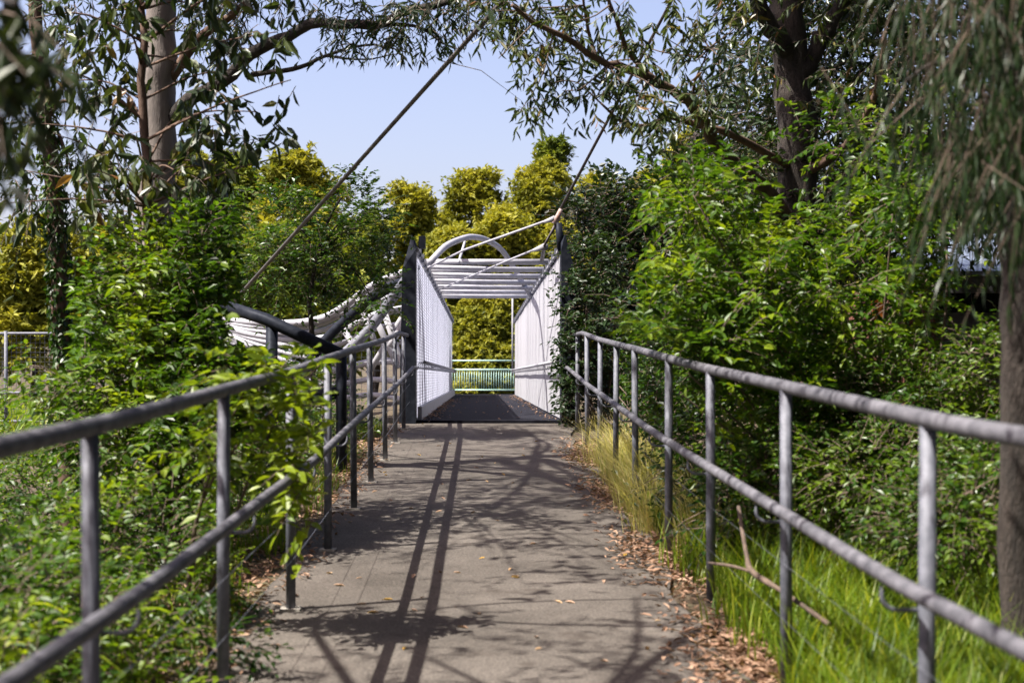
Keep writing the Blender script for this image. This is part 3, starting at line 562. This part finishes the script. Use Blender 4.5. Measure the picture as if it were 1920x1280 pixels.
# right side
rb = []
for k in range(62):
    cx, cy, sx, sy = [(1420,420,150,110), (1330,560,130,90), (1490,580,170,120), (1280,660,100,60), (1440,700,190,90), (1560,320,140,110), (1600,480,140,110), (1380,800,170,80), (1590,670,140,100), (1330,400,80,70)][k % 10]
    rb.append(px_blob(cx+rng.normal(0,.55)*sx, cy+rng.normal(0,.55)*sy, rng.uniform(9.4,12.6), rng.uniform(35,70), rng.uniform(22,45), rng.uniform(.2,.4), rng.uniform(.6,1.3)))
shrub('leafy_shrub', 'big light green shrub with paired leaflets spilling toward the striped handrail', gb_(3.2,11), rb, 'lf_bright', 30, .34, 6, .088, .5, 290, mode='pair', stems=22, extra=[(1775,1850,450,510,17),(1640,1666,556,600,17)], tmean=.5)
shrub('leafy_shrub', 'dark green thicket added behind the big light green shrub as shade in its gaps', gb_(4.2,14.5), [px_blob(1420,450,14.5,170,130,.9,1.2), px_blob(1330,620,14.5,150,110,.9,1.2), px_blob(1520,600,14,190,130,.9,1.3), px_blob(1600,330,15,150,130,.9,1.1), px_blob(1680,520,14.5,110,130,.8,.9), px_blob(1450,800,13,200,90,.8,1.2), px_blob(1640,760,13,160,90,.8,1.), px_blob(1430,260,15.5,100,90,.8,.7)], 'lf_dark', 150, .42, 8, .1, .5, 0, stems=10, extra=[(1775,1850,450,640,17),(1640,1670,560,600,17)], tmean=.6)  # darker leaf layer added for depth; gap shade is put into its colour
shrub('leafy_shrub', 'fine yellow green shrub below the park building behind the handrail', gb_(4.,10), [px_blob(1700,740,10,120,60), px_blob(1560,790,10,110,70), px_blob(1780,820,9.5,110,80), px_blob(1880,700,9.5,80,80), px_blob(1650,880,9,150,70), px_blob(1860,920,8,110,90), px_blob(1480,900,9.5,130,70), px_blob(1780,980,7.5,120,60)], 'lf_mid', 230, .3, 9, .055, .5, 0, tmean=.6)
shrub('leafy_shrub', 'dark shaded shrub against the posts of the striped handrail', gb_(2.6,14), [px_blob(1230,780,13,80,90), px_blob(1300,860,11.5,80,80), px_blob(1180,720,15,60,70), px_blob(1400,930,9.5,90,70), px_blob(1250,700,14,60,60)], 'lf_mid', 210, .3, 8, .065, .5, tmean=.4)
shrub('creeper', 'dark creeper climbing over the near end of the right white wall', gb_(1.75,20.7), [(np.array([1.5,20.6,1.35]), (.32,.4,.45), 1.), (np.array([1.5,20.5,2.0]), (.3,.4,.5), 1.), (np.array([1.6,20.7,2.7]), (.35,.4,.5), 1.), (np.array([1.25,20.6,1.7]), (.22,.3,.4), .5), (np.array([1.75,21,3.3]), (.4,.4,.45), 1.)], 'lf_dark', 150, .25, 8, .085, .62, 0, tmean=.5)
base = gb_(3.0,24); base[2] = -1.5; t = thing('dense_dark_tree', 'dense dark leafy tree crowding the outside of the right white wall', 'tree', base)
tr = limb(t, base, [base, P(1230,600,24), P(1260,400,24), P(1310,250,24)], .22, .08, 'bark_dark', 'trunk', 16, 10)
bl = [px_blob(1150,640,23.5,75,110), px_blob(1220,530,24,110,110,1.2,1.5), px_blob(1130,500,23.5,70,90), px_blob(1290,420,24,110,120,1.2,1.4), px_blob(1180,420,24,80,60), px_blob(1370,280,25,90,120,1.2,1.3), px_blob(1110,410,23.5,45,45,.4,.4), px_blob(1330,560,24,110,120,1.2,1.3), px_blob(1240,700,23.5,120,80,1.,1.2), px_blob(1430,160,26,80,90,1.,.8), px_blob(1150,370,24,35,40,.3,.3)]
for b_ in bl: limb(t, base, [tr[8], (tr[11]+b_[0])/2, b_[0]], .06, .015, 'bark_dark', 'limb', 8, 6)
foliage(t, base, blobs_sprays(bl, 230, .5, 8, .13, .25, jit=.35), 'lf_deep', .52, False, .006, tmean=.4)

base = np.array([*P(1503,0,14)[:2], -.3]); t = thing('rough_barked_tree', 'large rough dark trunked gum with leaning limbs reaching over the footbridge', 'tree', base)
tr = limb(t, base, [base, P(1505,700,14), P(1500,500,14), P(1496,300,14), P(1488,100,14), P(1470,-120,14), P(1450,-400,14)], .23, .15, 'bark_dark', 'trunk', 26, 16)
m1 = limb(t, base, [P(1490,440,14), P(1450,370,13.6), P(1405,328,13.3), P(1349,282,13), P(1322,236,12.8), P(1290,193,12.6), P(1234,157,12.4), P(1175,131,12.2), P(1119,111,12), P(1060,69,11.8), P(1001,43,11.6), P(960,10,11.4)], .075, .014, 'bark_brown', n=34)
m2 = limb(t, base, [P(1480,310,13.9), P(1378,256,13.2), P(1306,233,12.9), P(1257,220,12.8), P(1218,233,12.6), P(1169,230,12.5), P(1126,193,12.3)], .04, .01, 'bark_brown', n=24)
m3 = limb(t, base, [P(1234,157,12.4), P(1180,100,12.2), P(1160,50,12), P(1130,-30,11.8)], .03, .012, 'bark_brown')
m4 = limb(t, base, [P(1119,111,12), P(1106,70,12), P(1090,-20,11.8)], .022, .01, 'bark_brown')
m5 = limb(t, base, [P(1488,110,14), P(1430,20,13.6), P(1390,-80,13.2), P(1250,-260,12)], .1, .04, 'bark_dark')
m6 = limb(t, base, [P(1490,160,14), P(1560,40,14), P(1620,-90,14)], .1, .05, 'bark_dark')
m7 = limb(t, base, [P(1320,236,12.8), P(1300,170,12.6), P(1330,90,12.4)], .02, .006, 'bark_brown')
m8 = limb(t, base, [P(1500,330,14), P(1590,270,13.4), P(1640,180,13), P(1660,60,12.6)], .05, .02, 'bark_brown')
CL = [(935,110),(975,210),(1010,90),(1040,30),(960,30),(1075,130),(1100,190),(1130,170),(1160,190),(1210,180),(1250,200),(1190,80),(1230,60),(1280,110),(1310,150),(1340,60),(1150,20),(1080,40),(1250,255),(1220,260),(1190,240),(1330,200),(1290,30),(1000,10),(930,20),(1110,95),(1055,170),(1390,110),(1380,30),(1020,160),(1200,130),(1350,150)]
al = np.vstack([m1,m2,m3,m4,m7]); bs, dr = [], []
for (x, y) in CL:
    e = P(x, y, rng.uniform(11.2,12.8)); s_ = al[np.argmin(np.linalg.norm(al-e-np.array([.3,0,.05]), axis=1))]
    limb(t, base, [s_, (s_+e)/2+rng.normal(0,.07,3), e], .009, .003, 'twig', 'twig', 8, 5)
    n = 8; bs.append(e+rng.normal(0,.1,(n,3))*np.array([1.3,1.3,.7])); dr.append(rng.normal(0,1,(n,3))-UP*.2)
for pl, n, lo in ((m5,70,.3), (m6,60,.3), (m8,50,.4)):
    B, d2 = off_line(pl, n, lo); bs.append(B+rng.normal(0,.3,B.shape)); dr.append(d2)
foliage(t, base, sprays(np.vstack(bs), np.vstack(dr), rng.uniform(.16,.36,sum(map(len,bs))), 9, .12, hang=1.0, droop=.4, jit=.5), 'lf_euc', .26, True, .003, 200, extra=[(880,1190,250,420,30)], tmean=.4)
bl = [px_blob(1620,100,16,120,110,1.2,1.2), px_blob(1740,200,16,130,130,1.2,1.2), px_blob(1560,230,17,110,100,1.2,1.), px_blob(1850,120,15,140,160,1.2,1.), px_blob(1680,350,16,140,90,1.,1.), px_blob(1500,40,17,110,90,1.,.7), px_blob(1830,360,15,130,90,1.,1.), px_blob(1650,-60,15,250,90,1.4,1.2)]
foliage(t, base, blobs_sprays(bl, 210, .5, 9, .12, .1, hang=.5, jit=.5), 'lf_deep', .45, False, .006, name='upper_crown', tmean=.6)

base = np.array([*P(1908,0,6.5)[:2], 0]); t = thing('weeping_tree', 'shaded tree with mossy trunk and hanging needle like foliage beside the handrail', 'tree', base)
tr = limb(t, base, [base, P(1906,850,6.5), P(1910,500,6.5), P(1900,200,6.5), P(1906,-100,6.5), P(1850,-500,6.5)], .085, .06, 'bark_dark', 'trunk', 24, 14)
n = 520; x = 1960-np.abs(rng.normal(0,120,n)); y = rng.uniform(-250,330,n)-(1920-x)*.25; D_ = rng.uniform(4.6,7.5,n)
B = np.stack([(x-900)*D_/F, D_, CZ+(705-y)*D_/F], -1)
q_, u_ = blob_pts((.8,5.7,5.6), np.array([.8,1.2,.45]), 230, .1); B = np.vstack([B, q_]); n = len(B)
limb(t, base, [tr[21], np.array([.8,5.7,5.6])], .05, .02, 'bark_dark')
w1 = limb(t, base, [tr[18], P(1800,-60,6), P(1690,-80,5.5)], .03, .01, 'bark_dark'); w2 = limb(t, base, [tr[14], P(1840,160,6), P(1760,120,5.6), P(1700,150,5.4)], .02, .006, 'bark_dark')
foliage(t, base, sprays(B, rng.normal(0,.35,(n,3))-UP, rng.uniform(.25,.55,n), 16, .09, hang=1.3, droop=.2, spread=.3, jit=.25), 'lf_dark', .13, False, .003, tmean=.4)
base = np.array([*P(-260,0,4.5)[:2], 0]); t = thing('overhanging_branch_tree', 'shaded tree whose dark drooping leaves hang close by the top of the handrail bank', 'tree', base)
tr = limb(t, base, [base, P(-260,300,4.5), P(-230,-200,4.5), P(-150,-700,4.6)], .1, .06, 'bark_dark', 'trunk', 20, 12)
limb(t, base, [tr[12], P(-80,-60,3.9), P(30,10,3.4)], .03, .008, 'bark_dark'); limb(t, base, [tr[12], np.array([-3.4,7.2,4.4]), np.array([-2.1,7.05,4.25]), np.array([-.7,6.9,4.3])], .03, .012, 'bark_dark'); limb(t, base, [np.array([-3.2,7.2,4.4]), np.array([-2.2,7.6,4.6]), np.array([-.4,7.7,4.6])], .02, .008, 'bark_dark'); w2 = limb(t, base, [tr[16], P(100,-600,6), P(420,-760,8)], .05, .015, 'bark_dark')
n = 40; B = np.stack([rng.uniform(-.0,.0,n)]*3, -1)+P(-30,20,3.5)+rng.normal(0,1,(n,3))*np.array([.035,.15,.08])
B2, d2 = off_line(w2, 150, .3)
for c_, r_, n_ in (((-3.4,3.6,5.3),(.8,1.7,.6),230), ((.42,3.2,3.5),(.25,1.,.12),60), ((.12,5.3,4.05),(.22,1.1,.12),50), ((-.2,7.4,4.55),(.22,1.1,.12),40), ((-1.6,4.6,6.2),(.4,.6,.2),14), ((-3.6,6.2,5.6),(.7,1.,.5),70), ((-2.2,7.5,5.6),(.6,.8,.4),18)):
    limb(t, base, [tr[14], (tr[15]+np.array(c_))/2+UP*.3, np.array(c_)], .035, .01, 'bark_dark')
    q_, u_ = blob_pts(c_, np.array(r_), n_, .1); B2 = np.vstack([B2, q_]); d2 = np.vstack([d2, u_])
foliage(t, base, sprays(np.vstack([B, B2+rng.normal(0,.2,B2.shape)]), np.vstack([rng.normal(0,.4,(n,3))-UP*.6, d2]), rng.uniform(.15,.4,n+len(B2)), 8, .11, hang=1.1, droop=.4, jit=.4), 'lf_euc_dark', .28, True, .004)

# ------------------------------------------------------------------ grass, litter, small things
def grass(name, label, cat, x, y, h, wd, mat, lean=(0,0), top=False, seed_head=False):
    n = len(x); z = ground(x, y); a = rng.uniform(0,6.28,n); bend = np.stack([np.cos(a), np.sin(a), np.zeros(n)], -1)*rng.uniform(.15,1.15,(n,1))+np.array([*lean,0])
    p0 = np.stack([x,y,z], -1); sd = np.stack([-np.sin(a), np.cos(a), np.zeros(n)], -1)*wd; H = h[:,None]
    p1 = p0+UP*H*.55+bend*H*.22; p2 = p0+UP*H*.92+bend*H*.75
    V = np.stack([p0-sd, p0+sd, p1-sd*.75, p1+sd*.75, p2], 1).reshape(-1,3); i_ = np.arange(n)[:,None]*5; ti = np.clip(rng.normal(.5,.25,n), 0, 1)
    me = mesh(name, V, [i_+np.array([0,1,3,2]), i_+np.array([2,3,4])], mat, False, np.concatenate([ti,ti]))
    o = link(name, me, None, 'stuff'); return tag(o, label, cat)
def clumpy(n, x0, x1, y0, y1, k=120, s=.12):
    cx = rng.uniform(x0,x1,k); cy = rng.uniform(y0,y1,k); i_ = rng.integers(0,k,n); return cx[i_]+rng.normal(0,s,n), cy[i_]+rng.normal(0,s*1.4,n)
x, y = clumpy(70000, 1.5, 4.4, 3.0, 9.8, 420, .13); ok = x > 1.33+.12*np.sin(y*3)
grass('grass', 'long green grass at the foot of the sun-striped handrail', 'grass', x[ok], y[ok], rng.uniform(.12,.55,ok.sum())*rng.uniform(.6,1.1,ok.sum()), .0055, 'grass')
x, y = clumpy(17000, 1.5, 3.5, 9.5, 16, 150, .15); ok = x > 1.3
grass('grass', 'shaded grass between the striped handrail and the dark shrub', 'grass', x[ok], y[ok], rng.uniform(.1,.35,ok.sum()), .006, 'grass')
x, y = clumpy(5000, -2.4, -1.4, 5, 20.5, 120, .1); ok = x < -1.36
grass('grass', 'thin grass along the concrete edge under the handrail', 'grass', x[ok], y[ok], rng.uniform(.06,.3,ok.sum()), .005, 'grass')
x, y = clumpy(2300, 1.28, 1.85, 10.6, 16.5, 34, .07)
grass('seeding_grass', 'pale dry seeding grass tufts leaning over the path edge', 'grass', x, y, rng.uniform(.18,.72,len(x)), .003, 'drygrass', (-.5,-.15))
x = rng.uniform(-30,-8,14000); y = rng.uniform(22,48,14000)
grass('grass', 'sunlit green grass on the bank beyond the mesh fence', 'grass', x, y, rng.uniform(.3,.8,14000), .03, 'grass')
def litter(name, label, x, y, zf, size, mat='litter'):
    n = len(x); Pt = np.stack([x,y,zf(x,y)+rng.uniform(.004,.035,n)], -1); a = rng.uniform(0,6.28,n)
    T = np.stack([np.cos(a), np.sin(a), rng.normal(0,.3,n)], -1); Nn = UP+rng.normal(0,.35,(n,3))
    o = link(name, leaf_mesh(name, Pt, T, Nn, size, size*.36, mat, np.zeros(3), np.clip(rng.normal(.55,.25,n),0,1), True), None, 'stuff'); tag(o, label, 'leaf litter')
gz = lambda x, y: np.where((x > -1.3)&(x < 1.22)&(y < 21), pz(y), ground(x, y))+.004
x = 1.42+rng.normal(0,.17,17000)-np.clip(rng.normal(0,.1,17000),0,.4); y = rng.uniform(4,19,17000); ok = (rng.random(17000) < .55+.45*np.sin(y*1.9+1))&(x > .85)
litter('leaf_litter', 'pinkish dry leaf litter heaped along the grassy path edge', x[ok], y[ok], gz, rng.uniform(.03,.08,ok.sum()))
x = -1.7+rng.normal(0,.3,7000); y = rng.uniform(6,20.8,7000); ok = x < -1.1
litter('leaf_litter', 'brown leaf litter under the shrubs beside the concrete edge', x[ok], y[ok], gz, rng.uniform(.03,.08,ok.sum()))
x = np.concatenate([rng.uniform(-.9,1.15,140), WL+.1+np.abs(rng.normal(0,.12,260)), WR-.05-np.abs(rng.normal(0,.1,160))]); y = np.concatenate([rng.uniform(21.5,48,140), rng.uniform(20.8,40,260), rng.uniform(21.4,48,160)])
litter('leaf_litter', 'scattered dry leaves lying on the dark footbridge deck', x, y, lambda a, b: np.where(b < 21.2, pz(b), DECK)+.004, rng.uniform(.03,.07,560))
fl = [leaf_mesh('fallen_leaf', np.array([[-.5,0,0]]), np.array([[1.,0,0]]), np.array([[0,0,1.]]), np.ones(1), np.array([.36]), mt, np.zeros(3), np.array([tt]), True) for mt, tt in (('yleaf',.1), ('litter',.8), ('litter',.55), ('yleaf',.9))]
for k in range(90):
    x = rng.uniform(-1.1,1.1); y = 5.6+14*rng.random()**1.4; o = link('fallen_leaf', fl[int(rng.integers(0,4))], None, loc=(x, y, float(pz(y))+.008)); s_ = rng.uniform(.04,.085)
    o.scale = (s_,s_,s_*1.2); o.rotation_euler = (rng.normal(0,.15), rng.normal(0,.15), rng.uniform(0,6.28)); tag(o, 'single dry fallen leaf lying on the asphalt path', 'fallen leaf', 'fallen leaves on the path')
o = MB().tube(spline([P(1385,950,8.2), P(1400,1040,7.6), P(1412,1072,7.3), P(1470,1110,6.9), P(1555,1170,6.5)], 18), [.012]*6+[.016]*6+[.012]*6, 7)
o.tube(spline([P(1412,1072,7.3), P(1370,1060,7.6), P(1330,1055,7.9)], 6), .009, 6)
tag(o.build('fallen_branch', 'twig', None, True), 'bare forked fallen branch lying in the grass by a handrail post', 'branch')
